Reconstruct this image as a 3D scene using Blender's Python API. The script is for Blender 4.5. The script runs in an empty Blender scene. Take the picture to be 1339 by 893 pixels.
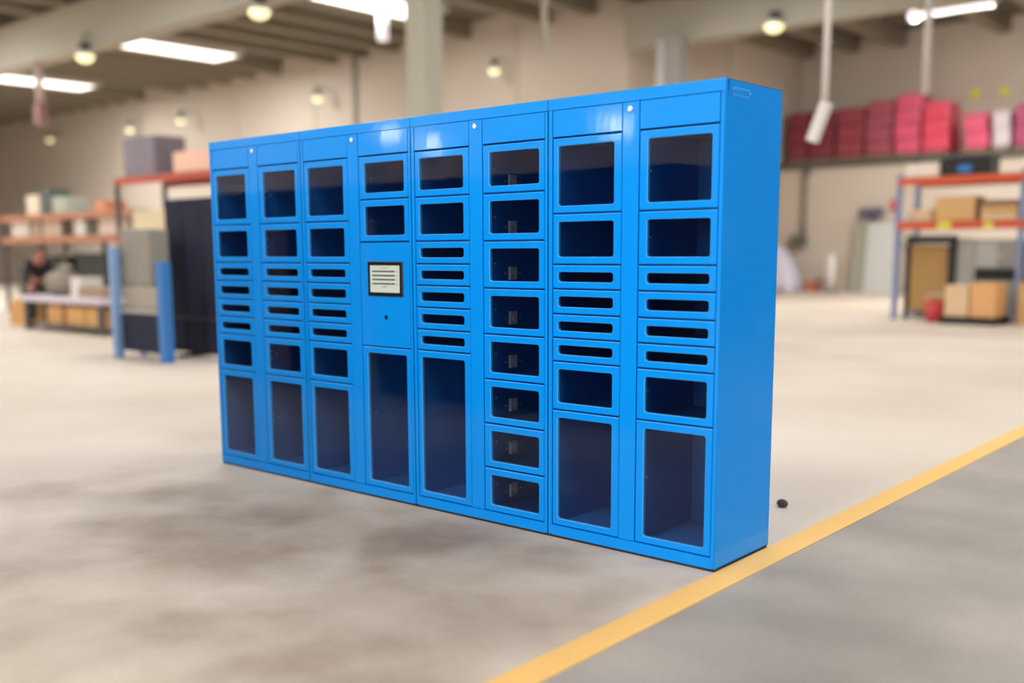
import bpy, bmesh, math, random
from mathutils import Vector, Matrix
S = bpy.context.scene
COL = S.collection
random.seed(7)
PI = math.pi

# ------------------------------------------------------------------ camera
f_px, cam_loc = 1355.0, Vector((5.5849, -3.7887, 1.3601))
yaw, pit, rol = -0.7282, 0.1415, -0.0084
fw = Vector((math.sin(yaw)*math.cos(pit), math.cos(yaw)*math.cos(pit), -math.sin(pit)))
rt = Vector((math.cos(yaw), -math.sin(yaw), 0)); up = rt.cross(fw)
R_ = rt*math.cos(rol) + up*math.sin(rol); U_ = up*math.cos(rol) - rt*math.sin(rol)
cd = bpy.data.cameras.new('camera'); cam = bpy.data.objects.new('camera', cd); COL.objects.link(cam)
cam.matrix_world = Matrix.Translation(cam_loc) @ Matrix((R_, U_, -fw)).transposed().to_4x4()
cd.sensor_width = 36; cd.sensor_fit = 'HORIZONTAL'; cd.lens = f_px*36/1339
cd.shift_x = 44.7/1339; cd.shift_y = 70.04/1339
cd.clip_end = 200
cd.dof.use_dof = True; cd.dof.focus_distance = 4.85
cd.dof.aperture_fstop = (cd.lens/1000)/0.056
S.camera = cam

# ------------------------------------------------------------------ world, light, exposure
w = bpy.data.worlds.new('world'); S.world = w; w.use_nodes = True
w.node_tree.nodes['Background'].inputs[0].default_value = (0.80, 0.88, 1.0, 1)
w.node_tree.nodes['Background'].inputs[1].default_value = 0.5
S.view_settings.view_transform = 'Standard'; S.view_settings.look = 'None'
S.view_settings.gamma = 1; S.view_settings.use_curve_mapping = False
S.view_settings.exposure = -0.55
CEIL = 7.0
def area(name, x, y, z, sx, sy, power, col=(.96, .975, 1), rot=(0, 0, 0)):
    l = bpy.data.lights.new(name, 'AREA'); l.shape = 'RECTANGLE'; l.size = sx; l.size_y = sy
    l.energy = power; l.color = col
    o = bpy.data.objects.new(name, l); COL.objects.link(o); o.location = (x, y, z); o.rotation_euler = rot
    return o
SKY_X = (-29.6, -21.3, -13.0, -4.7, 3.6, 11.9)
SKY_Y = (-13.5, -4.5, 4.5, 13.5, 22.5)
for sx_ in SKY_X:
    for sy_ in SKY_Y:
        if (sx_, sy_) == (-4.7, 22.5): continue     # blind roof bay
        area('skylight_light', sx_, sy_, CEIL-0.02, 1.2, 3.4, (400 if sx_ > -20 else 750) * (2.0 if sx_ > -6 and sy_ == 22.5 else .75 if (sx_, sy_) == (-13.0, 13.5) else 1))
# added daylight from an unseen opening in the south side, behind the camera
area('added_daylight', 2.0, -15.8, 3.4, 11.0, 4.5, 1200, (1, .985, .95), (PI/2, 0, 0))

# light added at the right wall, beyond the frame, to brighten the locker side
area('added_daylight', 17.6, -3.0, 2.6, 8.0, 4.0, 1300, (1, .985, .95), (0, PI/2, 0)).rotation_euler = (0, PI/2, 0)

# ------------------------------------------------------------------ materials
def lin(c):
    return tuple(((v/255)/12.92 if v/255 <= .04045 else ((v/255+.055)/1.055)**2.4) for v in c)
MATS = {}
def mat(name, rgb, rough=.5, metal=0, var=.08, scale=6.0, bump=0, coat=0, spec=.5, emit=0, sheen=0):
    if name in MATS: return MATS[name]
    m = bpy.data.materials.new(name); m.use_nodes = True; MATS[name] = m
    nt = m.node_tree; b = nt.nodes['Principled BSDF']
    c = lin(rgb)
    tc = nt.nodes.new('ShaderNodeTexCoord'); nz = nt.nodes.new('ShaderNodeTexNoise')
    nz.inputs['Scale'].default_value = scale; nz.inputs['Detail'].default_value = 4
    nt.links.new(tc.outputs['Object'], nz.inputs['Vector'])
    mr = nt.nodes.new('ShaderNodeMix'); mr.data_type = 'RGBA'
    mr.inputs[6].default_value = tuple(max(0, v*(1-var)) for v in c)+(1,)
    mr.inputs[7].default_value = tuple(min(1, v*(1+var)) for v in c)+(1,)
    nt.links.new(nz.outputs['Fac'], mr.inputs[0]); nt.links.new(mr.outputs[2], b.inputs['Base Color'])
    b.inputs['Roughness'].default_value = rough; b.inputs['Metallic'].default_value = metal
    b.inputs['Coat Weight'].default_value = coat; b.inputs['Coat Roughness'].default_value = .04
    b.inputs['Specular IOR Level'].default_value = spec
    if bump:
        bp = nt.nodes.new('ShaderNodeBump'); bp.inputs['Strength'].default_value = bump
        bp.inputs['Distance'].default_value = .02
        nt.links.new(nz.outputs['Fac'], bp.inputs['Height']); nt.links.new(bp.outputs['Normal'], b.inputs['Normal'])
    if emit:
        b.inputs['Emission Color'].default_value = c+(1,); b.inputs['Emission Strength'].default_value = emit
    return m

def blue_paint():
    m = mat('blue_powder_coat', (0, 143, 237), rough=.42, var=.02, scale=3, coat=.4, spec=.06)
    nt = m.node_tree; b = nt.nodes['Principled BSDF']
    tc = nt.nodes.new('ShaderNodeTexCoord'); n = nt.nodes.new('ShaderNodeTexNoise')
    n.inputs['Scale'].default_value = 9; n.inputs['Detail'].default_value = 2
    mp = nt.nodes.new('ShaderNodeMapping'); mp.inputs['Scale'].default_value = (1, 1, .35)
    nt.links.new(tc.outputs['Object'], mp.inputs[0]); nt.links.new(mp.outputs[0], n.inputs['Vector'])
    bp = nt.nodes.new('ShaderNodeBump'); bp.inputs['Strength'].default_value = .06; bp.inputs['Distance'].default_value = .01
    nt.links.new(n.outputs['Fac'], bp.inputs['Height'])
    b.inputs['Coat Roughness'].default_value = .07
    nt.links.new(bp.outputs['Normal'], b.inputs['Normal']); nt.links.new(bp.outputs['Normal'], b.inputs['Coat Normal'])
    return m
BLUE = blue_paint()
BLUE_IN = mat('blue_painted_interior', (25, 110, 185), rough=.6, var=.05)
LIP = mat('lip_and_lit_edge', (70, 165, 235), rough=.4, var=.03)  # paler blue for lips; on top bevels it stands for caught light
GAP = mat('dark_recess', (20, 28, 45), rough=.8)
CHROME = mat('chrome', (205, 210, 215), rough=.22, metal=1, var=.03)
STEEL = mat('galvanised_steel', (232, 228, 222), rough=.45, metal=.0, var=.1, scale=40)
BLACKP = mat('black_plastic', (12, 12, 16), rough=.3, var=.05)

def pane_mat():
    m = bpy.data.materials.new('smoked_acrylic'); m.use_nodes = True; nt = m.node_tree
    for n in list(nt.nodes): nt.nodes.remove(n)
    out = nt.nodes.new('ShaderNodeOutputMaterial'); mx = nt.nodes.new('ShaderNodeMixShader')
    tr = nt.nodes.new('ShaderNodeBsdfTransparent'); gl = nt.nodes.new('ShaderNodeBsdfGlossy')
    ge = nt.nodes.new('ShaderNodeNewGeometry'); dt = nt.nodes.new('ShaderNodeVectorMath'); dt.operation = 'DOT_PRODUCT'
    nt.links.new(ge.outputs['Incoming'], dt.inputs[0]); nt.links.new(ge.outputs['Normal'], dt.inputs[1])
    def mth(op, a, b=None):
        x = nt.nodes.new('ShaderNodeMath'); x.operation = op
        for i, v in enumerate((a, b)):
            if v is None: continue
            if isinstance(v, (int, float)): x.inputs[i].default_value = v
            else: nt.links.new(v, x.inputs[i])
        return x
    ab = mth('ABSOLUTE', dt.outputs['Value']); om = mth('SUBTRACT', 1.0, ab.outputs[0]); p5 = mth('POWER', om.outputs[0], 5.0)
    sc = mth('MULTIPLY', p5.outputs[0], .97); fr = mth('ADD', sc.outputs[0], .025)
    tc = nt.nodes.new('ShaderNodeTexCoord'); nz = nt.nodes.new('ShaderNodeTexNoise'); nz.inputs['Scale'].default_value = 2
    cr = nt.nodes.new('ShaderNodeMix'); cr.data_type = 'RGBA'
    cr.inputs[6].default_value = (.82, .84, .86, 1); cr.inputs[7].default_value = (.86, .88, .90, 1)
    nt.links.new(tc.outputs['Object'], nz.inputs['Vector']); nt.links.new(nz.outputs['Fac'], cr.inputs[0])
    nt.links.new(cr.outputs[2], tr.inputs['Color'])
    gl.inputs['Roughness'].default_value = .015
    nt.links.new(fr.outputs[0], mx.inputs[0]); nt.links.new(tr.outputs[0], mx.inputs[1]); nt.links.new(gl.outputs[0], mx.inputs[2])
    nt.links.new(mx.outputs[0], out.inputs[0])
    return m
PANE = pane_mat()

def floor_mat():
    m = bpy.data.materials.new('stained_concrete'); m.use_nodes = True; nt = m.node_tree; b = nt.nodes['Principled BSDF']
    N = nt.nodes.new; L = nt.links.new
    tc = N('ShaderNodeTexCoord'); sp = N('ShaderNodeSeparateXYZ'); L(tc.outputs['Object'], sp.inputs[0])
    def noise(sc, det, seed):
        mp = N('ShaderNodeMapping'); mp.inputs['Location'].default_value = (seed, seed*1.7, 0); L(tc.outputs['Object'], mp.inputs[0])
        n = N('ShaderNodeTexNoise'); n.inputs['Scale'].default_value = sc; n.inputs['Detail'].default_value = det
        L(mp.outputs[0], n.inputs['Vector']); return n.outputs['Fac']
    def ramp(fac, a, b_, c0=0, c1=1):
        r = N('ShaderNodeMapRange'); r.inputs[1].default_value = a; r.inputs[2].default_value = b_
        r.inputs[3].default_value = c0; r.inputs[4].default_value = c1; L(fac, r.inputs[0]); return r.outputs[0]
    def mix(fac, a, c):
        x = N('ShaderNodeMix'); x.data_type = 'RGBA'
        for s, v in ((6, a), (7, c)):
            if isinstance(v, tuple): x.inputs[s].default_value = v+(1,)
            else: L(v, x.inputs[s])
        L(fac, x.inputs[0]); return x.outputs[2]
    def math_(op, a, c):
        x = N('ShaderNodeMath'); x.operation = op
        for s, v in ((0, a), (1, c)):
            if isinstance(v, (int, float)): x.inputs[s].default_value = v
            else: L(v, x.inputs[s])
        return x.outputs[0]
    def blob(cx, cy, r, ed):     # worn patch with a place of its own on the slab
        d = N('ShaderNodeVectorMath'); d.operation = 'DISTANCE'; L(tc.outputs['Object'], d.inputs[0]); d.inputs[1].default_value = (cx, cy, 0)
        dd = math_('ADD', d.outputs['Value'], ramp(noise(1.6, 3, cx+9), .3, .7, -.4, .4))
        return ramp(dd, r, r-ed)
    worn = blob(1.4, -1.1, 1.25, 1.0)
    for bb in ((2.3, -.6, 1.0, .9), (3.0, -1.4, 1.0, .9), (.4, -.8, .7, .8), (2.8, -.2, .5, .6), (2.4, -1.9, .9, .9)):
        worn = math_('MAXIMUM', worn, blob(*bb))
    worn = math_('MULTIPLY', worn, ramp(noise(2.2, 4, 3), .25, .65, .5, 1))
    warm = mix(ramp(noise(.35, 3, 1), .35, .7), lin((211, 197, 181)), lin((194, 179, 161)))
    warm = mix(worn, warm, lin((148, 130, 111)))
    grey = mix(ramp(noise(.9, 4, 5), .35, .68), lin((134, 128, 120)), lin((168, 158, 147)))
    side = ramp(math_('ADD', sp.outputs['X'], 0), 3.62, 3.66)
    base = mix(side, warm, grey)
    fine = ramp(noise(40, 3, 2), .3, .7, .96, 1.03)
    v = N('ShaderNodeVectorMath'); v.operation = 'SCALE'; L(base, v.inputs[0]); L(fine, v.inputs['Scale'])
    L(v.outputs[0], b.inputs['Base Color'])
    L(ramp(noise(1.2, 3, 8), .3, .7, .45, .7), b.inputs['Roughness'])
    b.inputs['Specular IOR Level'].default_value = .3
    return m

WALL = mat('painted_concrete_wall', (203, 189, 173), rough=.85, var=.06, scale=.8)
BEAMM = mat('precast_concrete', (168, 162, 146), rough=.85, var=.06, scale=1.5)
CEILM = mat('ceiling_deck', (108, 101, 88), rough=.9, var=.1, scale=1)
JOIST = mat('ceiling_joist_concrete', (140, 130, 112), rough=.9, var=.08, scale=2)
ORANGE = mat('orange_beam_paint', (205, 78, 40), rough=.45)
RACKB = mat('blue_grey_upright', (120, 132, 165), rough=.5)
CARD = mat('cardboard', (206, 164, 108), rough=.85, var=.1, scale=10)
CARD2 = mat('pale_cardboard', (222, 190, 150), rough=.85, var=.08, scale=10)
CARDD = mat('orange_cardboard', (196, 150, 96), rough=.85, var=.1, scale=10)
WOOD = mat('plywood', (196, 154, 92), rough=.7, var=.12, scale=8)
PALW = mat('pallet_wood', (150, 125, 100), rough=.85, var=.15, scale=12)
PALG = mat('grey_pallet', (130, 128, 122), rough=.8)
WHITE = mat('white_paint', (215, 208, 200), rough=.5, var=.03)
GREY = mat('grey_sheet', (165, 163, 155), rough=.5)
GREYL = mat('light_grey_sheet', (195, 196, 192), rough=.5)
GREYD = mat('dark_grey_steel', (78, 76, 72), rough=.6)
NAVY = mat('navy_fabric', (24, 27, 52), rough=.8)
BLACK = mat('black_steel', (28, 27, 28), rough=.6)
PINK = mat('pink_wrap', (222, 92, 122), rough=.35, var=.25, scale=2.5)
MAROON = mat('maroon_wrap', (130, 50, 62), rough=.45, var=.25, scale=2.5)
RED = mat('red_plastic', (198, 62, 62), rough=.4)
CYAN = mat('blue_steel', (52, 120, 190), rough=.45)
CYANL = mat('light_blue_steel', (130, 160, 205), rough=.45)
LAV = mat('lavender_white_top', (205, 195, 205), rough=.5)
TAN = mat('tan_board', (150, 118, 72), rough=.7)
YEL = mat('yellow_line_paint', (226, 178, 98), rough=.6, var=.05, scale=12)
YELS = mat('yellow_plastic', (222, 212, 70), rough=.5)

# ------------------------------------------------------------------ mesh helpers
class MB:
    def __init__(s): s.bm = bmesh.new(); s.mats = []
    def mi(s, m):
        if m is None: return 0
        if m not in s.mats: s.mats.append(m)
        return s.mats.index(m)
    def box(s, x0, x1, y0, y1, z0, z1, m=None, rot=None, bev=0):
        i = s.mi(m)
        r = bmesh.ops.create_cube(s.bm, size=1)
        vs = r['verts']
        c = Vector(((x0+x1)/2, (y0+y1)/2, (z0+z1)/2)); d = (abs(x1-x0), abs(y1-y0), abs(z1-z0))
        for v in vs: v.co = Vector((v.co.x*d[0], v.co.y*d[1], v.co.z*d[2]))
        fs = set(f for v in vs for f in v.link_faces)
        if bev:
            es = list(set(e for v in vs for e in v.link_edges))
            rb = bmesh.ops.bevel(s.bm, geom=es, offset=bev, segments=2, profile=.5, affect='EDGES')
            fs = set(rb['faces']) | set(f for f in fs if f.is_valid)
            vs = list(set(v for f in fs for v in f.verts))
        for v in vs:
            if rot is not None: v.co = rot @ v.co
            v.co += c
        for f in fs: f.material_index = i
        return s
    def tube(s, p0, p1, r, m=None, n=12, r2=None):
        i = s.mi(m); p0 = Vector(p0); p1 = Vector(p1); a = p1-p0
        q = a.to_track_quat('Z', 'Y').to_matrix().to_4x4()
        res = bmesh.ops.create_cone(s.bm, cap_ends=True, segments=n, radius1=r, radius2=r if r2 is None else r2, depth=a.length,
                                    matrix=Matrix.Translation((p0+p1)/2) @ q)
        for f in set(f for v in res['verts'] for f in v.link_faces):
            f.material_index = i
            if len(f.verts) == 4: f.smooth = True
        return s
    def ball(s, c, r, m=None, sc=(1, 1, 1)):
        i = s.mi(m)
        res = bmesh.ops.create_uvsphere(s.bm, u_segments=16, v_segments=10, radius=r)
        for v in res['verts']: v.co = Vector((v.co.x*sc[0], v.co.y*sc[1], v.co.z*sc[2]))+Vector(c)
        for f in set(f for v in res['verts'] for f in v.link_faces): f.material_index = i; f.smooth = True
        return s
    def prism(s, pts, y0, y1, m=None):       # outline in x, z
        i = s.mi(m); a = [s.bm.verts.new((x, y0, z)) for x, z in pts]; b = [s.bm.verts.new((x, y1, z)) for x, z in pts]
        n = len(pts); fs = [s.bm.faces.new(a), s.bm.faces.new(b[::-1])]
        for k in range(n): fs.append(s.bm.faces.new((a[k], b[k], b[(k+1) % n], a[(k+1) % n])))
        for f in fs: f.material_index = i
        bmesh.ops.recalc_face_normals(s.bm, faces=fs); return s
    def build(s, name, m, parent=None):
        if not s.mats: s.mats = [m]
        me = bpy.data.meshes.new(name); s.bm.to_mesh(me); s.bm.free()
        for k in s.mats: me.materials.append(k)
        o = bpy.data.objects.new(name, me); COL.objects.link(o)
        if parent: o.parent = parent
        return o
def inst(name, me, parent, loc=(0, 0, 0)):
    o = bpy.data.objects.new(name, me); COL.objects.link(o); o.parent = parent; o.location = loc; return o
def tag(o, label, cat, group=None):
    o['label'] = label; o['category'] = cat
    if group: o['group'] = group
    return o
def thing(name, label, cat, loc=(0, 0, 0), rz=0, group=None):
    o = bpy.data.objects.new(name, None); COL.objects.link(o); o.location = loc; o.rotation_euler = (0, 0, rz)
    o.empty_display_size = .1
    return tag(o, label, cat, group)
def struct(o):
    o['kind'] = 'structure'; return o

def ring_profile(x0, x1, z0, z1, r, n=5):
    pts = []
    for cx, cz, a0 in ((x1-r, z1-r, 0), (x0+r, z1-r, 90), (x0+r, z0+r, 180), (x1-r, z0+r, 270)):
        for k in range(n+1):
            a = math.radians(a0+90*k/n); pts.append((cx+r*math.cos(a), cz+r*math.sin(a)))
    return pts
def window_door(w_, h_, il, ir, it, ib, r, m, lip, th=.018):
    """door leaf centred at its lower left corner; face at y=0, rounded cut-out with a turned-in edge"""
    s = MB(); bm = s.bm; fi = s.mi(m); li = s.mi(lip)
    n = 5
    inner = ring_profile(il, w_-ir, ib, h_-it, r, n)
    inner2 = ring_profile(il+.0022, w_-ir-.0022, ib+.0022, h_-it-.0022, r-.0022, n)
    outer = []
    corners = [(w_, h_), (0, h_), (0, 0), (w_, 0)]
    for q in range(4):
        cx, cz = corners[q]
        for k in range(n+1): outer.append((cx, cz))
    bvl = .0030
    def P(pts, y): return [bm.verts.new((x, y, z)) for x, z in pts]
    co = [(bvl if x < w_/2 else w_-bvl, bvl if z < h_/2 else h_-bvl) for x, z in corners]
    ov = P(co, 0); ov2 = P(corners, bvl); ov3 = P(corners, th)
    iv = P(inner, 0); iv2 = P(inner2, .0022); iv3 = P(inner2, th)
    N = len(inner)
    for q in range(4):
        b0 = q*(n+1)
        for k in range(n):
            bm.faces.new((ov[q], iv[b0+k], iv[b0+k+1])).material_index = fi
        q2 = (q+1) % 4
        bm.faces.new((ov[q], iv[b0+n], iv[(b0+n+1) % N], ov[q2])).material_index = fi
        for A, B in ((ov, ov2), (ov2, ov3)):
            bm.faces.new((A[q], A[q2], B[q2], B[q])).material_index = li if (q == 0 and A is ov) else fi  # top bevel paler: light caught by the edge, painted in
    for k in range(N):
        k2 = (k+1) % N
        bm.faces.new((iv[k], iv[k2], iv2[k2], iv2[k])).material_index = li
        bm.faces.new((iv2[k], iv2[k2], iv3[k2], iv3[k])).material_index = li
    bmesh.ops.recalc_face_normals(bm, faces=bm.faces)
    return s

# ------------------------------------------------------------------ the hall
FL = MB(); FL.box(-46, 18, -16, 30, -.3, 0); fl = struct(FL.build('floor', floor_mat()))
ym = MB().box(3.53, 3.66, -15.5, 27.0, .0005, .003).build('painted_floor_line', YEL)
tag(ym, 'long yellow line painted on the concrete floor beside the blue lockers', 'floor marking')
# ceiling with joists and skylights
ce = struct(MB().box(-46, 18, -16, 28, CEIL+.45, CEIL+.6).build('ceiling', CEILM))
jm = MB(); jm.box(-.16, .16, -4.2, 4.2, 0, .46); j0 = jm.build('joist', JOIST, ce); j0.location = (-44.6, -11.5, CEIL)
jme = j0.data; first = True
for bay in range(5):
    x = -44.6
    while x < 17.5:
        if not first and not any(abs(x-s) < .72 for s in SKY_X): inst('joist', jme, ce, (x, -11.5+9*bay if bay else -11.5, CEIL))
        first = False
        x += 1.383
GLOW = mat('skylight_glass', (255, 252, 245), rough=.5, emit=5.0, var=0)
sk = None
for i, sx_ in enumerate(SKY_X):
    for sy_ in SKY_Y:
        if (sx_, sy_) == (-4.7, 22.5): continue
        m_ = MB(); m_.box(-.68, .68, -1.85, -1.7, 0, .46); m_.box(-.68, .68, 1.7, 1.85, 0, .46)
        m_.box(-.68, -.6, -1.7, 1.7, 0, .46); m_.box(.6, .68, -1.7, 1.7, 0, .46)
        if sk is None:
            fr_me = m_.build('skylight_frame', WHITE, ce); fr_me.location = (sx_, sy_, CEIL)
            g_ = MB().box(-.6, .6, -1.7, 1.7, .02, .06).build('skylight_pane', GLOW, fr_me)
            sk = (fr_me.data, g_.data)
        else:
            m_.bm.free(); fo = inst('skylight_frame', sk[0], ce, (sx_, sy_, CEIL)); inst('skylight_pane', sk[1], fo)
# portal beams
for n_, by in enumerate((-9.0, 0.0, 9.0, 18.0)):
    x0_ = -8.8 if by == 18.0 else -45.5
    b_ = MB(); b_.box(x0_, 17.7, by-.25, by+.25, 6.0, 7.0); b_.box(x0_, 17.7, by-.36, by+.36, 6.86, 7.0)
    struct(b_.build('trim_%d' % (n_+1), BEAMM))
# walls, built of upright concrete panels
def panel_wall(name, x0, x1, y, z0, z1, step, ph=0.0, facing=-1, th=.2):
    root = struct(MB().box(x0, x1, y, y+th, z0, z1).build(name, WALL))
    x = x0+ph
    while x < x1-.05:
        xe = min(x+step, x1)
        MB().box(x+.02, xe-.02, y-.04, y, z0, z1).build('panel', WALL, root); x = xe
    return root
panel_wall('wall_back', -46, -8.9, 18.1, 0, 7.45, 4.15, ph=.4)
panel_wall('wall_back_right', -8.9, 18, 27.6, 0, 7.45, 4.15)
def panel_wall_y(name, x, y0, y1, z1, step):
    root = struct(MB().box(x-.2, x, y0, y1, 0, z1).build(name, WALL))
    y = y0
    while y < y1-.05:
        ye = min(y+step, y1); MB().box(x, x+.04, y+.02, ye-.02, 0, z1).build('panel', WALL, root); y = ye
    return root
panel_wall_y('wall_recess', -8.9, 18.3, 27.6, 7.45, 4.65)
panel_wall_y('wall_left', -45.6, -16, 18.1, 7.45, 5.7)
struct(MB().box(17.8, 18, -16, 27.6, 0, 7.45).build('wall_right', mat('dark_cladding', (62, 66, 70), rough=.8)))
fw_ = MB(); fw_.box(-45.6, -3.5, -16.2, -16, 0, 7.45); fw_.box(7.5, 18, -16.2, -16, 0, 7.45); fw_.box(-3.5, 7.5, -16.2, -16, 5.7, 7.45)
struct(fw_.build('wall_front', WALL))
# mezzanine front at the back right
mz = thing('mezzanine', 'raised storage floor with beige front wall and dark steel edge at back right', 'mezzanine', (-8.84, 26.0, 0))
MB().box(0, 26.6, .1, .3, 0, 3.58).build('front_wall', WALL, mz)
MB().box(0, 26.6, 0, 1.5, 3.58, 3.74).build('edge_beam', GREYD, mz)
for k in range(8): MB().box(.9+k*3.1, 1.0+k*3.1, .0, .12, 3.4, 3.58).build('bracket', GREYD, mz)

# columns
def column(x, y, lab, w_=.22, m=BEAMM):
    t = thing('concrete_column', lab, 'column', (x, y, 0))
    MB().box(-w_, w_, -w_, w_, 0, 5.8, bev=.02).build('shaft', m, t)
    MB().box(-w_-.12, w_+.12, -w_-.02, w_+.02, 5.8, 6.0).build('capital', m, t)
column(-6.95, 9.0, 'thick pale concrete column rising behind the middle of the lockers')
t = thing('steel_column', 'slimmer grey column with downpipe above the right half of the lockers', 'column', (-7.35, 17.45, 0))
MB().box(-.12, .28, -.15, .2, 0, 6.0).build('shaft', mat('grey_column', (150, 145, 140), rough=.7), t)
MB().tube((-.22, -.1, 0), (-.22, -.1, 6.0), .1, n=16).build('downpipe', WHITE, t)
t = thing('slim_post', 'slim beige steel post left of the thick concrete column', 'post', (-17.6, 17.0, 0))
MB().tube((0, 0, 0), (0, 0, 7.0), .09, n=16).build('pole', BEAMM, t); MB().box(-.2, .2, -.2, .2, 0, .02).build('base_plate', GREYD, t)

# things hanging from the ceiling
def drop(name, lab, x, y, zb, zt, r, m, box=None, tilt=0, boxm=None):
    t = thing(name, lab, 'hanging conduit', (x, y, zb))
    MB().tube((0, 0, 0), (0, 0, zt-zb), r, n=12).build('conduit', m, t)
    MB().box(-.15, .15, -.15, .15, zt-zb-.05, zt-zb).build('ceiling_plate', m, t)
    if box:
        MB().box(-box[0]/2, box[0]/2, -box[0]/2, box[0]/2, -box[1]/2, box[1]/2, rot=Matrix.Rotation(tilt, 3, 'Y'), bev=.01).build('socket_box', boxm or m, t).location = (math.sin(-tilt)*box[1]*.35, 0, -box[1]*.35)
drop('hanging_conduit', 'long pink-beige conduit hanging at far left with a reddish end box', -20.5, 9.0, 4.95, 6.0, .1, mat('pinkish_paint', (180, 160, 150), rough=.6), (.26, .5), 0, mat('reddish_paint', (150, 110, 105), rough=.6))
drop('hanging_conduit', 'thin white conduit hanging right of the lockers with a slanted white box', .0, 9.0, 3.05, 6.0, .045, WHITE, (.13, .5), .35)
drop('hanging_conduit', 'thin pale conduit hanging above the pink wrapped stacks', -1.6, 17.2, 4.2, 7.4, .06, WHITE)
drop('hanging_conduit', 'faint thin conduit hanging between the two columns', -7.95, 13.5, 5.3, 7.4, .07, BEAMM)
t = thing('hanging_glow_tube', 'bright white strip, glow added, hanging upright beside the thick column', 'lamp', (-12.7, 13.5, 6.15))  # bright hanging strip built as a tube; its brightness is put in as glow
MB().tube((0, 0, 0), (0, 0, .8), .13, n=20).build('glow_tube', mat('white_glow', (245, 240, 245), rough=.5, emit=.9, var=0), t)
MB().tube((0, 0, .8), (0, 0, .95), .06).build('stem', WHITE, t)

LAMP = mat('lamp_glass', (246, 236, 180), rough=.5, emit=1.9, var=0)
def bay_lamp(x, y, z, lab, r=.2, grp='round high bay lamps'):
    yb = 8.75 if y < 10 else 18.05 if x < -8.9 else 17.75
    t = thing('high_bay_lamp', lab, 'lamp', (x, y, z), group=grp)
    MB().tube((0, 0, .12), (0, 0, .3), r*.6, n=16).build('housing', GREYD, t)
    MB().tube((0, 0, .02), (0, 0, .12), r*1.05, n=20, r2=r*.7).build('reflector', STEEL, t)
    MB().ball((0, 0, .0), r, sc=(1, 1, .7)).build('bulb', LAMP, t)
    MB().tube((0, 0, .3), (0, 0, 6.25-z), .02).tube((0, 0, 6.25-z), (0, yb-y, 6.25-z), .02).build('bracket_arm', GREYD, t)
bay_lamp(-17.4, 8.6, 5.75, 'round yellowish lamp under the left beam beside the skylight')
bay_lamp(-10.85, 8.6, 5.75, 'round yellowish lamp on the beam left of the slim post')
bay_lamp(-4.89, 17.5, 5.95, 'round yellowish lamp above the right end of the lockers')
bay_lamp(-12.73, 17.5, 5.93, 'round lamp on the back wall right of the thick column', .14)
bay_lamp(-19.9, 17.5, 5.93, 'small round lamp on the back wall left of the slim post', .14)
bay_lamp(-27.44, 17.5, 5.9, 'small round lamp above the left end of the lockers', .14)
bay_lamp(-37.23, 17.5, 5.95, 'faint round lamp on the wall at far left', .14)
bay_lamp(-30.9, 17.5, 5.85, 'faint round lamp between the two small wall lamps at left', .13)
area('tube_lamp_light', -1.97, 19.9, 6.17, 1.7, .3, 780, (1, .97, .93), (math.radians(20), 0, 0))
t = thing('tube_light', 'white fluorescent batten with a bright end near the right ceiling', 'lamp', (-2.87, 20.0, 6.25))
MB().box(0, 1.7, -.06, .06, .04, .12).build('batten', WHITE, t)
MB().tube((0, 0, 0), (1.6, 0, 0), .05).ball((0, 0, 0), .13).build('tube', mat('fluorescent', (255, 250, 248), emit=2.2, var=0), t)
MB().tube((.3, 0, .12), (.3, 0, 0.77), .012).build('hanger', GREYD, t); MB().tube((1.3, 0, .12), (1.3, 0, 0.77), .012).build('hanger', GREYD, t)
for k, (x, l) in enumerate(((-3.75, 'yellow wall marker nearest the pink stacks'), (-3.0, 'middle one of the three yellow wall markers'), (-2.35, 'yellow wall marker nearest the right edge of the photo'))):
    t = thing('wall_marker', l, 'marker', (x, 27.5, 5.45), group='yellow wall markers')
    MB().tube((0, 0, 0), (0, -.06, 0), .14, n=16).build('disc', YELS, t); MB().tube((0, .06, 0), (0, 0, 0), .05).build('mount', GREYD, t)

# ------------------------------------------------------------------ blue parcel lockers
W, H, D = 3.5262/4, 2.0, .4957
ZB = .012
SEAM_S = [1.831, 1.497, 1.270, 1.160, 1.046, .937, .828, .602, .051]
SEAM_4 = [1.831, 1.605, 1.383, .827, .051]
SEAM_5 = [1.831, 1.604, 1.383, 1.269, 1.160, 1.048, .936, .828, .051]
SEAM_6 = [1.831, 1.603, 1.380, 1.155, .933, .713, .493, .272, .051]
XA = (.0255, .3985); XB = (.4845, .8605)
def screen_build(parent, cx, cz):
    t = MB().box(-.134, .134, -.006, .012, -.092, .092, bev=.004).build('touchscreen', BLACKP, parent); t.location = (cx, 0, cz)
    # everything below is flat print of the lit display
    s = MB(); scr = mat('screen_background', (196, 202, 190), rough=.25, emit=.22, var=.02)
    drk = mat('screen_dark_bar', (30, 62, 60), rough=.3); mid = mat('screen_grey_text', (140, 150, 145), rough=.3, emit=.1)
    s.box(-.112, .112, -.0068, -.006, -.071, .071, scr)
    for k, z in enumerate((.040, .018, -.003, -.025)):
        s.box(-.096, .076, -.0072, -.0066, z-.004, z+.004, drk)
        s.box(.086, .096, -.0072, -.0066, z-.003, z+.003, mid)
        for q in range(8): s.box(-.09+q*.02, -.09+q*.02+.012, -.0075, -.007, z-.0012, z+.0012, mid)
    s.box(-.022, .018, -.0072, -.0066, -.043, -.038, mid); s.box(-.03, .03, -.0072, -.0066, .056, .059, mid)
    o = s.build('display', scr, parent); o.location = (cx, 0, cz)
    o['label'] = 'lit pale display with four dark menu bars'
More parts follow.
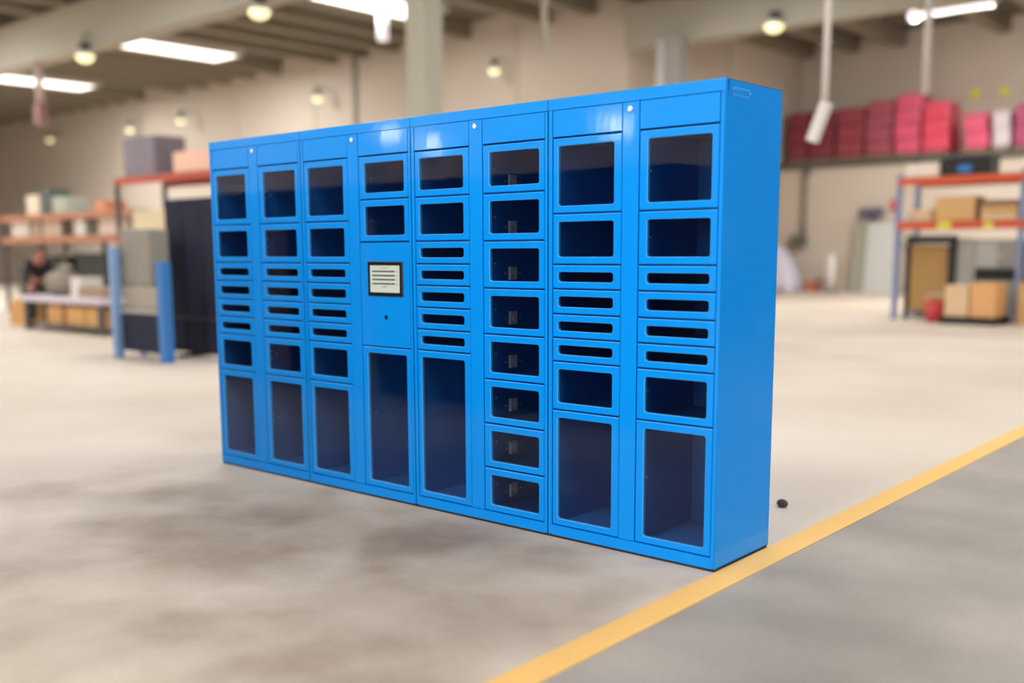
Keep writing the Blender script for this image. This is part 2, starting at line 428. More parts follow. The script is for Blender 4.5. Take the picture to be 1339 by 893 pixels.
def locker(i, label, cols, x_off):
    t = thing('parcel_locker', label, 'locker', (x_off, 0, ZB), group='blue parcel locker modules')
    e = .0012
    # carcass: sides, top, bottom, back and the fixed front frame
    s = MB()
    s.box(e, .0015+e, .0, D, 0, H); s.box(W-.0015-e, W-e, .0, D, 0, H)
    s.box(e, W-e, 0, D, H-.002, H); s.box(e, W-e, 0, D, 0, .002); s.box(e, W-e, D-.002, D, 0, H)
    s.box(e, XA[0]-.002, 0, .02, 0, H-.05)
    s.box(XA[1]+.002, XB[0]-.002, 0, .02, .051, H-.05)
    s.box(XB[1]+.002, W-e, 0, .02, 0, H-.05)
    s.build('carcass', BLUE, t)
    MB().box(e, W-e, -.0015, .03, H-.0485, H+.0005, bev=.0015).build('top_rail', BLUE, t)
    MB().box(XA[0]-.002, XB[1]+.002, -.0005, .03, 0.0005, .048, bev=.0012).build('bottom_rail', BLUE, t)
    MB().box(.003 if i == 0 else 0, W-.004 if i == 3 else W, .004, D-.006, -ZB, 0).build('base_gap_shade', BLACK, t)  # black strip standing in for the shade in the base gap
    # lock on the service strip
    lk = MB().tube((.4385, .0, 1.922), (.4385, -.004, 1.922), .0125, n=20).build('cam_lock', CHROME, t)
    MB().tube((.4385, -.004, 1.922), (.4385, -.006, 1.922), .007, n=16).build('key_plug', STEEL, lk)
    for (xa, xb), seams, colk in ((XA, cols[0], 'A'), (XB, cols[1], 'B')):
        w_ = xb-xa
        fp = MB().box(.002, w_-.002, 0, .02, .002, 1.9505-seams[0]-.002, bev=.0015).build('filler_panel', BLUE, t); fp.location = (xa, 0, seams[0]+.001)
        for k in range(len(seams)-1):
            z1, z0 = seams[k], seams[k+1]
            h = z1-z0-.0075
            if z1-z0 > .5 and abs(z1-1.383) < .01:      # control panel with screen
                cp = MB().box(.002, w_-.002, 0, .02, 0, h, bev=.0015).build('control_panel', BLUE, t); cp.location = (xa, 0, z0+.002)
                screen_build(cp, 1.5605-1.763+W-xa, 1.187-z0-.002)
                cl = MB().tube((0, .0, 0), (0, -.0015, 0), .012, n=20).build('camera_lens', BLACKP, cp); cl.location = (1.5605-1.763+W-xa, 0, .985-z0-.002)
                cl['label'] = 'small round black camera lens below the screen'
                continue
            if colk == 'A': il, ir = .031, .041
            else: il, ir = .042, .033
            small = (z1-z0) < .13
            it, ib = (.0275, .0265) if small else (.0300, .0285)
            rr = .0155 if small else .014
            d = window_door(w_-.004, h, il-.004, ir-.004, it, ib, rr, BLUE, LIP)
            d = d.build('door', BLUE, t); d.location = (xa+.002, 0, z0+.002)
            MB().box(il-.008, w_-ir+.004, .0035, .0065, ib-.004, h-it+.004).build('window_pane', PANE, d)
            # compartment behind the door
            c = MB(); x0, x1 = .004, w_-.004; y0, y1 = .0195, D-.01; za, zb = -.001, h+.003
            c.box(x0, x1, y1-.002, y1, za, zb); c.box(x0-.002, x0, y0, y1, za, zb); c.box(x1, x1+.002, y0, y1, za, zb)
            c.box(x0, x1, y0, y1, za-.002, za); c.box(x0, x1, y0, y1, zb, zb+.002)
            c = c.build('compartment', BLUE_IN, t); c.location = (xa, 0, z0+.002)
            if colk == 'B' and not small:
                r_ = MB(); zc = (z1-z0)*.5
                for yy, zz in ((.05, .019), (.05, -.019), (.085, 0)):
                    r_.tube((x0, yy, zc+zz), (x0+.003, yy, zc+zz), .0035, n=8)
                r_.build('rivets', STEEL, c)
            if seams is SEAM_6:
                lp = MB(); lp.box(x0, x0+.004, .185, .25, .03, .095, bev=.001); lp.box(x0+.004, x0+.012, .188, .198, .032, .093)
                lp.tube((x0+.004, .225, .062), (x0+.012, .225, .062), .016, n=14)
                lp.build('latch_plate', STEEL, c)
                q = MB()
                for yy in (.16, .275): q.tube((x0, yy, .062), (x0+.003, yy, .062), .0035, n=8)
                q.build('screws', STEEL, c)
    return t
LK = [('leftmost blue locker module with slot windows in both columns', (SEAM_S, SEAM_S)),
      ('blue locker module with the touchscreen control panel', (SEAM_S, SEAM_4)),
      ('blue locker module with a column of eight equal doors and silver latches', (SEAM_5, SEAM_6)),
      ('rightmost blue locker module with the exposed side wall', (SEAM_S, SEAM_S))]
mods = [locker(i, l, c, i*W) for i, (l, c) in enumerate(LK)]
# slotted cover plate on the exposed side
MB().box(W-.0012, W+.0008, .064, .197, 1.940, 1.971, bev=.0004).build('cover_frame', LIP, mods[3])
sd = MB().box(W-.0012, W+.0022, .068, .193, 1.944, 1.967, bev=.0008).build('cover_plate', BLUE, mods[3])
for yy in (.062, .199): MB().tube((W-.002, yy, 1.956), (W+.003, yy, 1.956), .005, n=12).build('screw', CHROME, mods[3])
MB().box(W-.0012, W+.0004, .0, .018, .0, H).build('side_hem', BLUE, mods[3])

# ------------------------------------------------------------------ pallet rack at right
def rack_frame(t, x0, x1, y0, y1, ztop, beams, um, bmx, first=True):
    for x in ((x0, x1) if first else (x1,)):
        f_ = MB()
        for y in (y0, y1): f_.box(x-.045, x+.045, y-.035, y+.035, 0, ztop)
        z = .3
        k = 0
        while z+.6 < ztop:
            a, b = ((y0, y1) if k % 2 == 0 else (y1, y0)); f_.tube((x, a, z), (x, b, z+.6), .015, n=6); z += .6; k += 1
        f_.build('upright_frame', um, t)
        for y in (y0, y1): MB().box(x-.08, x+.08, y-.07, y+.07, 0, .012).build('foot_plate', um, t)
    for z in beams:
        for y in (y0-.04, y1+.04): MB().box(x0, x1, y-.025, y+.025, z-.12, z).build('beam', bmx, t)
        n = 8; wdt = (x1-x0)/n
        for q in range(n): MB().box(x0+q*wdt+.01, x0+(q+1)*wdt-.01, y0-.015, y1+.015, z, z+.02).build('shelf_board', PALW, t)
RY = 15.5
rk = thing('pallet_rack', 'pallet rack with orange beams and blue-grey uprights at right', 'rack', (0, RY, 0))
rack_frame(rk, -1.37, .68, 0, .95, 2.6, (1.74, 2.52), RACKB, ORANGE)
MB().box(-.66, -.44, -.08, -.065, 1.62, 1.74).build('label_plate', YELS, rk)
MB().box(.1, .25, -.08, -.065, 1.62, 1.72).build('label_plate', YELS, rk)
rack_frame(rk, .68, 3.3, 0, .95, 2.6, (1.74, 2.52), RACKB, ORANGE, first=False)

def carton(lab, x0, x1, y0, y1, z0, z1, m=CARD, cat='carton', name='carton', grp=None, tape=True):
    t = thing(name, lab, cat, ((x0+x1)/2, (y0+y1)/2, z0), group=grp)
    a, b = (x1-x0)/2, (y1-y0)/2; h = z1-z0
    MB().box(-a, a, -b, b, 0, h-.012, bev=.006).build('box_body', m, t)
    MB().box(-a, a, -b, -.004, h-.012, h).build('flap', m, t); MB().box(-a, a, .004, b, h-.012, h).build('flap', m, t)
    if tape: MB().box(-a, a, -.03, .03, h, h+.002).build('tape_strip', mat('tape', (190, 160, 115), rough=.3), t)
    return t
def pallet(lab, x, y, a, b, m=PALW, z=0):
    t = thing('pallet', lab, 'pallet', (x, y, z))
    for k in range(3): MB().box(-a, a, -b+k*(b-.05), -b+k*(b-.05)+.1, 0, .10).build('runner', m, t)
    n = 6
    for k in range(n): MB().box(-a+k*2*a/n+.015, -a+(k+1)*2*a/n-.015, -b, b, .10, .13).build('deck_board', m, t)
    return t
carton('large tan carton in the middle of the right rack shelf', -.74, -.08, RY+.0, RY+.6, 1.762, 2.17)
carton('pale beige carton at the left of the right rack shelf', -1.2, -.82, RY+.1, RY+.6, 1.762, 1.97, CARD2)
for k, (z, m_) in enumerate(((1.762, CARD2), (1.88, CARD), (1.99, mat('brown_tray', (140, 108, 78), rough=.8)))):
    carton(('lowest pale tray of the stack on the right rack shelf', 'middle tan tray of the stack on the right rack shelf', 'brown tray on top of the stack on the right rack shelf')[k],
           .02, .6, RY+.02, RY+.6, z, z+.105, m_, 'tray', 'stacked_tray', 'trays stacked on the right rack')
t = thing('crate', 'black crate with a blue label on top of the right rack', 'crate', (-.3, RY+.4, 2.542))
c_ = MB()
c_.box(-.39, .39, -.3, .3, 0, .03); c_.box(-.39, .39, -.3, -.28, 0, .3); c_.box(-.39, .39, .28, .3, 0, .3); c_.box(-.39, -.37, -.3, .3, 0, .3); c_.box(.37, .39, -.3, .3, 0, .3)
c_.build('crate_body', BLACK, t); MB().box(-.12, .1, -.312, -.301, .05, .17).build('label_plate', CYAN, t); MB().box(-.41, .41, -.32, .32, .27, .31).build('rim', BLACK, t)
t = carton('white wrapped bundle at the left end of the rack top', -1.32, -.74, RY+.1, RY+.7, 2.542, 2.78, mat('cream_wrap', (232, 215, 200), rough=.6), 'bundle', 'wrapped_bundle')
# under the rack: black steel frame with plywood board
t = thing('steel_stand', 'black steel stand around a plywood board under the rack', 'stand', (-.9, RY+.25, 0))
MB().box(-.36, .5, -.1, .0, 1.36, 1.5).build('top_bar', BLACK, t)
MB().box(.38, .5, -.1, .0, 0, 1.36).build('post', BLACK, t); MB().box(-.36, -.3, -.1, 0, 0, 1.36).build('post', BLACK, t)
pallet('grey pallet under the plywood board in the right rack', -.9, RY+.62, .24, .2, PALG)
t = thing('plywood_crate', 'tall plywood crate standing on a grey pallet in the rack', 'crate', (-.94, RY+.6, .135))
for k in range(4): MB().box(-.31+k*.155+.003, -.31+(k+1)*.155-.003, -.22, -.2, 0, 1.2).build('plank', WOOD, t)
MB().box(-.3, .3, -.2, .2, 0, 1.19).build('crate_body', WOOD, t)
MB().box(-.31, .31, -.235, -.22, .05, .13).build('batten', WOOD, t); MB().box(-.31, .31, -.235, -.22, 1.05, 1.13).build('batten', WOOD, t)
t = thing('bucket', 'red bucket on the floor in front of the right rack', 'bucket', (-.5, RY-.4, 0))
MB().tube((0, 0, 0), (0, 0, .36), .15, n=24, r2=.2).build('bucket_body', RED, t); MB().tube((0, 0, .34), (0, 0, .37), .21, n=24).build('rim', RED, t)
hb = MB()
for k in range(12):
    a0, a1 = PI*k/12, PI*(k+1)/12; hb.tube((.2*math.cos(a0), 0, .36+.13*math.sin(a0)), (.2*math.cos(a1), 0, .36+.13*math.sin(a1)), .008, n=6)
hb.build('handle', STEEL, t)
t = thing('sheet_metal_cabinet', 'grey metal cabinet with a black lower drawer under the right rack', 'cabinet', (.25, RY+.6, 0))
MB().box(-.4, .4, -.25, .25, .08, 1.42, bev=.01).build('cabinet_body', GREY, t)
MB().box(-.36, -.01, -.265, -.25, .95, 1.38).build('door', GREYL, t); MB().box(.01, .36, -.265, -.25, .95, 1.38).build('door', GREY, t)
MB().box(-.36, .36, -.265, -.25, .72, .92).build('drawer', BLACK, t)
for s_ in (-1, 1): MB().box(s_*.05-.01, s_*.05+.01, -.29, -.265, 1.1, 1.22).build('handle', STEEL, t)
t = thing('flat_bar_bundle', 'upright pale grey bars leaning left of the metal cabinet', 'metal bars', (-.47, RY+.45, 0))
for k in range(3): MB().box(k*.1, k*.1+.07, 0, .05, 0, 1.45).build('bar', GREYL, t)
pallet('dark pallet carrying two pale cartons in front of the rack', .16, RY-.45, .46, .4, BLACK)
carton('pale pinkish carton on the left of the dark pallet', -.24, .14, RY-.8, RY-.15, .13, .66, CARD2)
carton('orange-brown carton on the right of the dark pallet', .17, .56, RY-.8, RY-.15, .13, .7, mat('wrapped_carton', (226, 170, 110), rough=.6))
carton('tan carton at the right edge of the photo below the rack', .78, 1.5, RY-.35, RY+.3, .0, .7, CARD)
t = thing('drum', 'blue plastic drum at the right edge below the rack', 'drum', (1.05, RY+.65, 0))
MB().tube((0, 0, 0), (0, 0, 1.15), .27, n=24).build('drum_body', CYAN, t)
for z in (.38, .76, 1.13): MB().tube((0, 0, z-.015), (0, 0, z+.015), .285, n=24).build('rib', CYAN, t)
MB().tube((.1, 0, 1.15), (.1, 0, 1.18), .04).build('cap', BLACK, t)

# ------------------------------------------------------------------ things along the lower back wall
t = thing('leaning_sheet', 'pair of tall grey metal sheets leaning on the back wall', 'metal sheet', (-6.0, 25.5, 0))
rr_ = Matrix.Rotation(-.12, 3, 'X')
MB().box(-.3, .3, -.02, .02, -1.0, 1.0, rot=rr_).build('sheet', mat('greenish_grey_sheet', (158, 155, 140), rough=.5), t).location = (0, .2, 1.0)
MB().box(-.5, .45, -.02, .02, -.98, .98, rot=rr_).build('sheet', GREYL, t).location = (.62, .12, .98)
t = thing('equipment_case', 'dark bluish case on a bracket above the grey sheets', 'case', (-5.85, 25.85, 2.14))
MB().box(-.35, .3, -.12, .12, 0, .22, bev=.02).build('case_body', mat('dusk_blue', (88, 86, 110), rough=.6), t); MB().box(-.36, .31, -.13, .12, .1, .115).build('lid_seam', BLACK, t)
MB().box(-.05, .0, -.1, .15, -.12, 0).build('bracket', GREYD, t)
t = thing('bollard', 'short white bollard at the foot of the back wall', 'bollard', (-6.75, 25.3, 0))
MB().tube((0, 0, 0), (0, 0, 1.05), .13, n=20).build('post', WHITE, t); MB().ball((0, 0, 1.05), .13, sc=(1, 1, .5)).build('cap', WHITE, t); MB().box(-.2, .2, -.2, .2, 0, .02).build('base_plate', GREYD, t)
# draped pile
t = thing('covered_pile', 'pale lavender sheet draped over a pile right behind the lockers', 'covered pile', (-8.45, 25.0, 0))
bm = bmesh.new(); nx, ny = 20, 14; vs = {}
for i in range(nx+1):
    for j in range(ny+1):
        u_ = i/nx; v_ = j/ny
        h = 1.45*max(0, math.cos(u_*PI/2))**.55*min(1, 4*min(v_, 1-v_)+.05) + .03*math.sin(i*2.1+j*1.3)
        vs[i, j] = bm.verts.new((-.1+u_*.95, -.5+v_*1.0, max(.0, h)))
for i in range(nx):
    for j in range(ny): bm.faces.new((vs[i, j], vs[i+1, j], vs[i+1, j+1], vs[i, j+1])).smooth = True
m_ = MB(); m_.bm.free(); m_.bm = bm; o = m_.build('cover_sheet', mat('lavender_sheet', (205, 198, 212), rough=.7), t)
sm = o.modifiers.new('s', 'SOLIDIFY'); sm.thickness = .02
MB().box(.0, .5, -.3, .3, 0, .7).build('pile_core', PALW, t)
t = thing('downpipe', 'dark vertical pipe with a box on the beige back wall', 'pipe', (-7.9, 25.9, 0))
MB().tube((0, 0, 1.4), (0, 0, 3.58), .07).build('pipe', mat('taupe_pipe', (128, 115, 102), rough=.6), t); MB().box(-.35, .1, -.12, .06, 1.3, 1.65, bev=.01).build('junction_box', mat('olive_box', (95, 95, 82), rough=.6), t)
t = thing('low_crate', 'small orange-brown crate on the floor beside the bollard', 'crate', (-7.4, 25.5, 0))
MB().box(-.18, .18, -.15, .15, 0, .03).build('crate_base', mat('rust_plastic', (190, 110, 80), rough=.6), t)
for x0, x1, y0, y1 in ((-.18, .18, -.15, -.13), (-.18, .18, .13, .15), (-.18, -.16, -.15, .15), (.16, .18, -.15, .15)): MB().box(x0, x1, y0, y1, .03, .3).build('crate_side', MATS['rust_plastic'], t)
t = thing('wall_sign', 'small red sign on the beige wall left of the rack', 'sign', (-5.3, 26.08, 2.44))
MB().box(-.12, .12, -.03, .0, -.16, .16, bev=.005).build('sign_plate', RED, t); MB().box(-.08, .08, -.034, -.03, -.03, .03).build('sign_field', mat('pale_red', (225, 150, 140)), t)
# pink wrapped stacks on the mezzanine
def stack(lab, x0, x1, h, m, y0=26.15, y1=27.2, lean=0, grp='wrapped stacks on the raised floor'):
    t = thing('wrapped_stack', lab, 'wrapped stack', ((x0+x1)/2, (y0+y1)/2, 3.74), group=grp)
    a, b = (x1-x0)/2, (y1-y0)/2
    n = max(2, int(h/.4)); z = .12
    MB().box(-a, a, -b, b, 0, .1).build('pallet_base', PALW, t)
    hh = (h-.12)/n
    for k in range(n):
        dx = random.uniform(-.03, .03)
        MB().box(-a+.02+dx, a-.02+dx, -b, b, z+.004, z+hh-.004, bev=.03).build('wrapped_block', m, t); z += hh
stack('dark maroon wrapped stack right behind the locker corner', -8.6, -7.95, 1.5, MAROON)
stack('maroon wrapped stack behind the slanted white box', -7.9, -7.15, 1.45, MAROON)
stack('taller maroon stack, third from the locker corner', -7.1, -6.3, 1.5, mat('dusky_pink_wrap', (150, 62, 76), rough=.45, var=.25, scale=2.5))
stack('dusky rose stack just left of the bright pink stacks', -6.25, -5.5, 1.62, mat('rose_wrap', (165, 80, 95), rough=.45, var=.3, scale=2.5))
stack('tallest pink wrapped stack in the middle of the row', -5.45, -4.75, 1.72, PINK)
stack('bright pink stack at the right end of the row', -4.7, -4.0, 1.45, mat('bright_pink_wrap', (232, 82, 108), rough=.35, var=.2, scale=3))
stack('single smaller pink stack standing apart above the rack', -3.62, -2.98, 1.05, PINK)
stack('white wrapped stack between the pink ones', -2.9, -2.45, 1.05, mat('white_wrap', (215, 200, 205), rough=.5))
stack('magenta wrapped stack at the right edge of the photo', -2.35, -1.5, 1.2, mat('magenta_wrap', (170, 60, 105), rough=.4, var=.2))

# ------------------------------------------------------------------ left side: machine frame, navy screens, racks, table
t = thing('machine_frame', 'light blue steel frame with grey box left of the lockers', 'machine', (-6.1, 3.0, 0))
MB().box(-.58, -.48, -.03, .07, 0, 1.4).build('post', CYANL, t)
MB().box(.46, .60, .0, .12, 0, 1.22).build('post', CYAN, t)
MB().box(-.62, -.54, .36, .42, 0, 1.4).build('post', CYANL, t)
MB().box(-.55, .14, .12, .4, .93, 1.62, bev=.02).build('grey_housing', mat('taupe_housing', (142, 136, 125), rough=.6), t)
MB().box(-.5, .45, .12, .16, .62, .92).build('rear_panel', mat('light_taupe', (165, 155, 142), rough=.7), t)
MB().box(-.48, .46, .06, .12, .1, .6).build('lower_panel', NAVY, t)
MB().box(-.5, .5, .05, .1, .58, .62).build('cross_bar', GREY, t)
t = thing('partition_screen', 'tall dark navy partition next to the left end of the lockers', 'partition', (-5.55, 3.72, 0))
for k in range(4): MB().box(-.92+k*.4, -.53+k*.4, -.05, .05, .5, 2.0, bev=.01).build('fabric_panel', NAVY, t)
for k in range(4): MB().box(-.9+k*.4, -.53+k*.4, -.05, .05, .05, .49, bev=.01).build('lower_panel', NAVY, t)
MB().box(-.92, .7, -.06, .06, .485, .51).build('rail', mat('slate', (52, 54, 74)), t)
for x in (-.42, .6): MB().box(x-.03, x+.03, -.25, .25, 0, .05).build('foot', BLACK, t)
# orange-beam rack behind the machine
rk3 = thing('pallet_rack', 'tall rack with a rust-red beam behind the blue machine frame', 'rack', (-12.6, 6.5, 0))
rack_frame(rk3, 0, 3.6, 0, 1.0, 2.66, (1.6, 2.68), GREYD, mat('rust_beam', (178, 74, 50), rough=.5))
carton('purple-grey crate on top of the tall rack at left', -12.4, -11.35, 6.55, 7.2, 2.7, 3.4, mat('purple_grey', (120, 110, 118), rough=.7, var=.25, scale=5), 'crate', 'storage_crate', tape=False)
carton('pale pink carton on top of the tall rack near the lockers', -10.75, -9.6, 6.55, 7.2, 2.7, 3.05, mat('pale_pink_card', (228, 184, 162), rough=.8))
carton('orange-brown carton on the tall rack middle shelf', -11.0, -10.0, 6.6, 7.1, 1.625, 2.0, mat('terracotta_card', (200, 135, 98), rough=.8))
carton('cream carton on the tall rack middle shelf', -12.3, -11.2, 6.6, 7.1, 1.625, 2.1, mat('cream_card', (215, 200, 165), rough=.8))
# long low rack at far left
rk4 = thing('pallet_rack', 'long rack crowded with boxes at the far left', 'rack', (-18.6, 7.0, 0))
rack_frame(rk4, 0, 2.85, 0, .9, 2.14, (1.66, 2.14), GREYD, mat('pale_orange_beam', (180, 118, 90), rough=.5))
rack_frame(rk4, 2.85, 5.7, 0, .9, 2.14, (1.66, 2.14), GREYD, MATS['pale_orange_beam'], first=False)
its = [(-17.6, -17.0, .42, 'cream carton', (225, 205, 180)), (-16.95, -16.5, .55, 'grey-green bin', (88, 95, 88)), (-16.4, -15.8, .35, 'pale grey tote', (170, 172, 158)), (-14.6, -14.2, .2, 'small orange tub', (214, 140, 100))]
for x0, x1, h, l, c in its:
    carton(l+' standing on top of the far left rack', x0, x1, 7.1, 7.6, 2.16, 2.16+h, mat('m_'+l.replace(' ', '_'), c, rough=.8), 'box', 'storage_box', tape=False)
its = [(-18.3, -17.5, .33, 'white box leftmost', (220, 208, 198)), (-17.35, -16.9, .3, 'tan box second from left', (180, 155, 130)), (-16.8, -15.85, .38, 'pinkish wide box', (196, 172, 152)), (-15.4, -14.95, .33, 'upright white box', (222, 215, 205)), (-14.8, -14.5, .3, 'small green-grey box', (95, 92, 80)), (-14.4, -13.3, .33, 'pale wide box rightmost', (215, 195, 180))]
for x0, x1, h, l, c in its:
    carton(l+' on the middle shelf of the far left rack', x0, x1, 7.05, 7.6, 1.685, 1.685+h, mat('s_'+l.replace(' ', '_'), c, rough=.8), 'box', 'storage_box', tape=False)
its = [(-18.3, -17.3, 1.0, 'dark grey cabinet', (70, 68, 62)), (-17.2, -16.4, 1.25, 'charcoal cabinet', (52, 50, 46)), (-16.3, -15.85, 1.2, 'brown-black cabinet', (62, 46, 40)), (-15.6, -14.3, 1.3, 'dark green cabinet', (50, 54, 50)), (-14.0, -13.0, 1.15, 'slate blue cabinet', (58, 62, 74))]
for x0, x1, h, l, c in its:
    t = thing('storage_cabinet', l+' under the far left rack', 'cabinet', ((x0+x1)/2, 7.45, 0)); a = (x1-x0)/2
    MB().box(-a, a, -.3, .3, 0, h, bev=.01).build('cabinet_body', mat('c_'+l.replace(' ', '_'), c, rough=.7), t)
    for s_ in (0, 1): MB().box(-a+.02+s_*a, -.01+s_*a if s_ == 0 else a-.02, -.315, -.3, .06, h-.05).build('door', MATS['c_'+l.replace(' ', '_')], t)
carton('orange-brown carton on the floor at the left edge of the photo', -13.9, -13.2, 4.9, 5.5, 0, .45, CARDD)
carton('orange-brown carton behind the one at the left edge', -14.7, -14.0, 5.4, 6.0, 0, .5, CARD)
# low packing table with cartons
t = thing('packing_table', 'low table with a pale lavender top carrying packed goods', 'table', (-11.15, 4.9, 0))
MB().box(-1.4, 1.35, -.4, .4, .5, .6, bev=.008).build('tabletop', LAV, t)
for x in (-1.3, 1.25):
    for y in (-.33, .33): MB().box(x-.04, x+.04, y-.04, y+.04, 0, .5).build('leg', GREYD, t)
MB().box(-1.3, 1.25, -.3, .3, .1, .13).build('lower_shelf', PALG, t)
for x0, x1, l, m_ in ((-11.9, -11.35, 'brown carton under the table, leftmost', CARDD), (-11.2, -10.6, 'orange carton under the middle of the table', mat('amber_card', (202, 156, 100), rough=.8)), (-10.55, -10.0, 'orange carton under the table, rightmost', MATS['amber_card'])):
    carton(l, x0, x1, 4.65, 5.1, .135, .44, m_)
# goods on the table
t = thing('sack', 'grumpled grey-beige sack on the left half of the table', 'sack', (-11.75, 4.9, .6))
o = MB().ball((0, 0, .28), .42, sc=(1.1, .8, .75)).build('sack_body', mat('sackcloth', (135, 126, 112), rough=.9, bump=.6, scale=9), t); o.scale = (.8, .8, .75)
for v in o.data.vertices:
    v.co.z = max(v.co.z, 0)+.0; v.co.x += .05*math.sin(v.co.z*17+v.co.y*9); v.co.y += .03*math.sin(v.co.x*15)
MB().tube((.08, 0, .36), (.12, 0, .5), .07, n=10, r2=.12).build('neck', MATS['sackcloth'], t)
t['label'] = 'crumpled grey-beige sack on the left half of the table'
carton('white carton beside the sack on the table', -11.2, -10.85, 4.75, 5.15, .6, .92, WHITE, 'carton')
carton('flat brown carton at the right end of the table', -10.75, -9.95, 4.65, 5.15, .6, .76, mat('dull_brown_card', (160, 135, 110), rough=.8))
t = thing('office_chair', 'black chair with curved back behind the low table', 'chair', (-10.9, 5.7, 0))
MB().box(-.25, .25, -.25, .25, .8, .88, bev=.03).build('seat', BLACK, t)
bk = MB()
for k in range(9):
    a0 = math.radians(-70+k*140/9); a1 = math.radians(-70+(k+1)*140/9)
    bk.tube((.42*math.sin(a0), .0, .98+.42*math.cos(a0)*.8), (.42*math.sin(a1), .0, .98+.42*math.cos(a1)*.8), .06, n=8)
bk.build('backrest', BLACK, t); MB().tube((0, 0, .1), (0, 0, .8), .03).build('gas_lift', BLACK, t)
for k in range(5):
    a = 2*PI*k/5; MB().tube((0, 0, .12), (.3*math.cos(a), .3*math.sin(a), .06), .02, n=8).build('foot', BLACK, t); 
    MB().tube((.3*math.cos(a), .3*math.sin(a)-.02, .035), (.3*math.cos(a), .3*math.sin(a)+.02, .035), .035, n=12).build('caster', BLACK, t)
t = thing('trash_bin', 'dark rounded bin behind the right end of the table', 'bin', (-10.2, 5.8, 0))
MB().tube((0, 0, 0), (0, 0, 1.05), .22, n=20, r2=.28).build('bin_body', mat('bin_plastic', (40, 44, 46), rough=.5), t); MB().ball((0, 0, 1.05), .28, sc=(1, 1, .4)).build('lid', MATS['bin_plastic'], t)
t = thing('rubber_mat', 'dark rubber mat on the floor at the left edge of the photo', 'mat', (-9.9, 2.3, 0))
MB().box(-.45, .3, -.2, .2, 0.0005, .02, bev=.006).build('mat_body', mat('mat_rubber', (105, 95, 88), rough=.9), t)

# person bending over the table
def skin_obj(name, chains, m, parent, sub=2):
    verts, edges, rad = [], [], []
    idx = {}
    for ch in chains:
        prev = None
        for key, co, r in ch:
            if key is not None and key in idx: i = idx[key]
            else:
                i = len(verts); verts.append(co); rad.append(r)
                if key is not None: idx[key] = i
            if prev is not None: edges.append((prev, i))
            prev = i
    me = bpy.data.meshes.new(name); me.from_pydata(verts, edges, []); me.materials.append(m)
    o = bpy.data.objects.new(name, me); COL.objects.link(o); o.parent = parent
    o.modifiers.new('skin', 'SKIN')
    sv = me.skin_vertices[0].data
    for i, r in enumerate(rad):
        sv[i].radius = (r, r) if not isinstance(r, tuple) else r; sv[i].use_root = (i == 0)
    s_ = o.modifiers.new('sub', 'SUBSURF'); s_.levels = sub; s_.render_levels = sub
    o.modifiers['skin'].use_smooth_shade = True
    return o
per = thing('person', 'person in dark clothes bending forward at the left end of the low table', 'person', (-12.75, 4.95, 0), math.radians(-20))
SKN = mat('skin', (172, 114, 94), rough=.6); CLO = mat('dark_jacket', (26, 25, 30), rough=.85); TRO = mat('dark_trousers', (52, 50, 55), rough=.85); HAIR = mat('dark_hair', (34, 26, 24), rough=.7)
hands = []
for s_ in (-1, 1):
    wx, wy, wz = .42, .17*s_, .72
    hands.append([('w%d' % s_, (wx-.14, wy, wz+.06), .034), ('p%d' % s_, (wx, wy, wz), .036)])
    for q in range(4):
        L_ = (.075, .085, .08, .062)[q]; oy = (q-1.5)*.021
        hands.append([('p%d' % s_, None, 0), (None, (wx+.045, wy+oy, wz-.015), .0095), (None, (wx+.045+L_*.5, wy+oy, wz-.035), .009), (None, (wx+.045+L_*.85, wy+oy, wz-.07), .008)])
    hands.append([('p%d' % s_, None, 0), (None, (wx+.01, wy-s_*.045, wz-.01), .011), (None, (wx+.045, wy-s_*.06, wz-.03), .0095)])
body = [[('pel', (-.12, 0, .86), .12), ('bel', (-.02, 0, 1.0), .115), ('ch', (.14, 0, 1.14), .13), ('nk', (.27, 0, 1.22), .055), ('hd0', (.33, 0, 1.26), .06)],
        ] + [[('ch', None, 0), (None, (.15, .16*s_, 1.14), .06), (None, (.25, .22*s_, .93), .045), ('w%d' % s_, None, 0)] for s_ in (-1, 1)] + \
       [[('pel', None, 0), (None, (-.12, .09*s_, .8), .09), (None, (-.06, .11*s_, .46), .06), (None, (-.14, .12*s_, .09), .04), (None, (.0, .13*s_, .05), .035)] for s_ in (-1, 1)]
def fix(ch): return ch
known = {}
skin_obj('body', [body[0]] + [hands[0], hands[6+0] if False else hands[6]] + body[1:3] + body[3:] + hands[1:6] + hands[7:], SKN, per)
skin_obj('jacket', [[('a', (-.1, 0, .9), .15), ('b', (-.02, 0, 1.0), .14), ('c', (.14, 0, 1.14), .15), ('d', (.23, 0, 1.2), .08)]] +
         [[('c', None, 0), (None, (.15, .17*s_, 1.14), .075), (None, (.25, .22*s_, .93), .058), (None, (.29, .185*s_, .8), .046)] for s_ in (-1, 1)], CLO, per)
skin_obj('trousers', [[('a', (-.12, 0, .88), .145), ('b', (-.12, 0, .82), .13)]] +
         [[('b', None, 0), (None, (-.12, .09*s_, .76), .105), (None, (-.06, .11*s_, .46), .075), (None, (-.135, .12*s_, .11), .06)] for s_ in (-1, 1)], TRO, per)
hd = MB(); hd.ball((.37, 0, 1.30), .1, sc=(.95, .8, 1.15)); hd.ball((.465, 0, 1.28), .018, sc=(1, .8, 1.3))
hd.ball((.37, .082, 1.29), .025, sc=(.6, .4, 1.2)); hd.ball((.37, -.082, 1.29), .025, sc=(.6, .4, 1.2))
hdo = hd.build('head', SKN, per)
fc = MB()
for s_ in (-1, 1): fc.ball((.452, .032*s_, 1.305), .011)
fc.box(.45, .458, -.022, .022, 1.232, 1.24); fc.build('face_features', HAIR, hdo)
MB().ball((.35, 0, 1.335), .105, sc=(.95, .86, 1.0)).build('hair', HAIR, per)
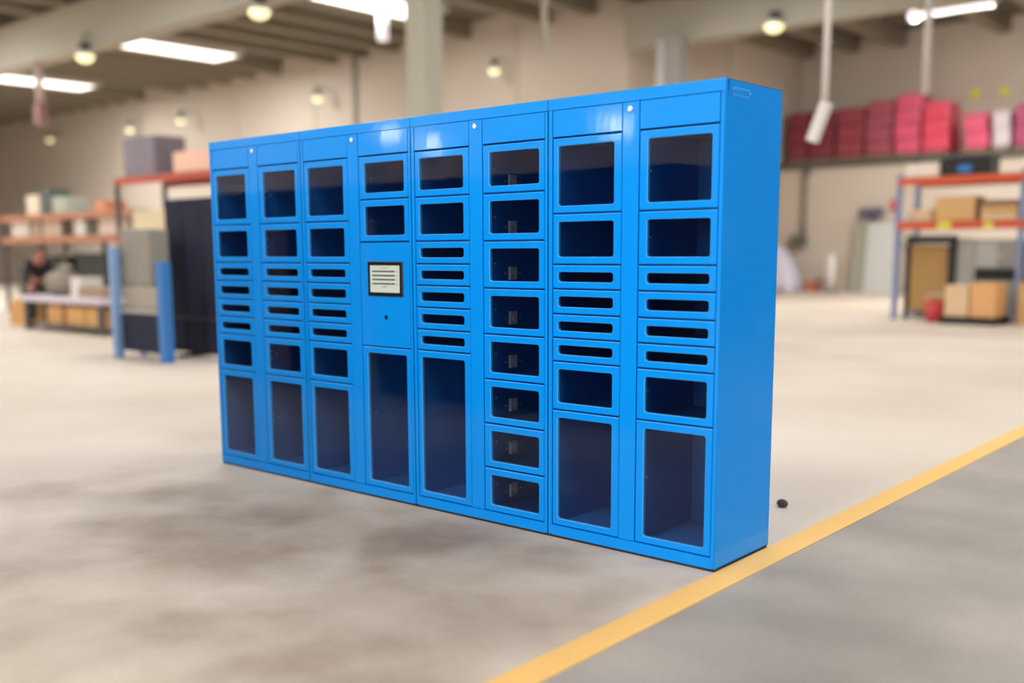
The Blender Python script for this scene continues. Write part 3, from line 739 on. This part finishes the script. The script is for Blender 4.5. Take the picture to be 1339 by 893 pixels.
for s_ in (-1, 1): MB().box(-.19, .09, .12*s_-.05, .12*s_+.05, 0, .09, bev=.03).build('shoe', BLACK, per)

# small dark stone on the floor near the yellow line
st = MB().ball((0, 0, .02), .028, sc=(1.1, .8, .8)).build('floor_plug', mat('dark_plug', (75, 68, 62), rough=.8)); st.location = (3.25, 1.22, 0)
tag(st, 'small dark pebble on the pale floor right of the lockers', 'pebble')

# ------------------------------------------------------------------ things behind the viewer that show only as reflections in the panes
for k in range(6):
    x = -4.1+k*.95
    t = thing('tall_cabinet', 'dark navy cabinet seen only as a reflection in the locker windows', 'cabinet', (x, -3.1, 0), group='navy cabinets opposite the lockers')
    MB().box(0, .93, -.3, .28, 0, 1.95).build('cabinet_body', NAVY, t)
    MB().box(.02, .46, .28, .3, .08, 1.9).build('door', NAVY, t); MB().box(.47, .91, .28, .3, .08, 1.9).build('door', NAVY, t)
for x0, x1 in ((-3.25, -2.75), (-1.68, -1.46)):
    t = thing('tan_board', 'upright tan board seen only as a reflection in the windows', 'board', ((x0+x1)/2, -2.72, 0), group='tan boards opposite the lockers')
    MB().box(-(x1-x0)/2, (x1-x0)/2, -.02, .02, 0, 1.62).build('board', TAN, t)

# lamps on the wall behind the viewer; their glare is what shows on the upper part of the locker fronts
for k, x in enumerate(((-14.95, 4.35), (-13.4, 4.0), (-7.8, 4.0))):
    t = thing('wall_lamp', 'wall lamp behind the viewer seen only as glare on the locker fronts', 'lamp', (x[0], -15.85, x[1]), group='wall lamps behind the viewer')
    MB().tube((0, -.1, 0), (0, 0, 0), .26, n=24).build('housing', GREYD, t)
    MB().ball((0, .03, 0), .22, sc=(1, .5, 1)).build('lamp_face', mat('flood_glass', (255, 250, 240), emit=80, var=0), t)
t = thing('dark_stand_in', 'tall dark shelving added far right, seen only as a reflection in the locker side', 'stand_in', (8.4, 11.0, 0))  # unseen dark mass added to be mirrored in the locker side
for k in range(5):
    MB().box(0, .8, -5+k*2, -3.02+k*2, .3, 3.9).build('dark_bay', NAVY, t)
    MB().box(.1, .7, -4.9+k*2, -4.8+k*2, 0, .3).build('leg', BLACK, t)
MB().box(-.02, 0, -3.2, -2.1, 1.2, 1.75).build('pale_panel', GREYL, t)
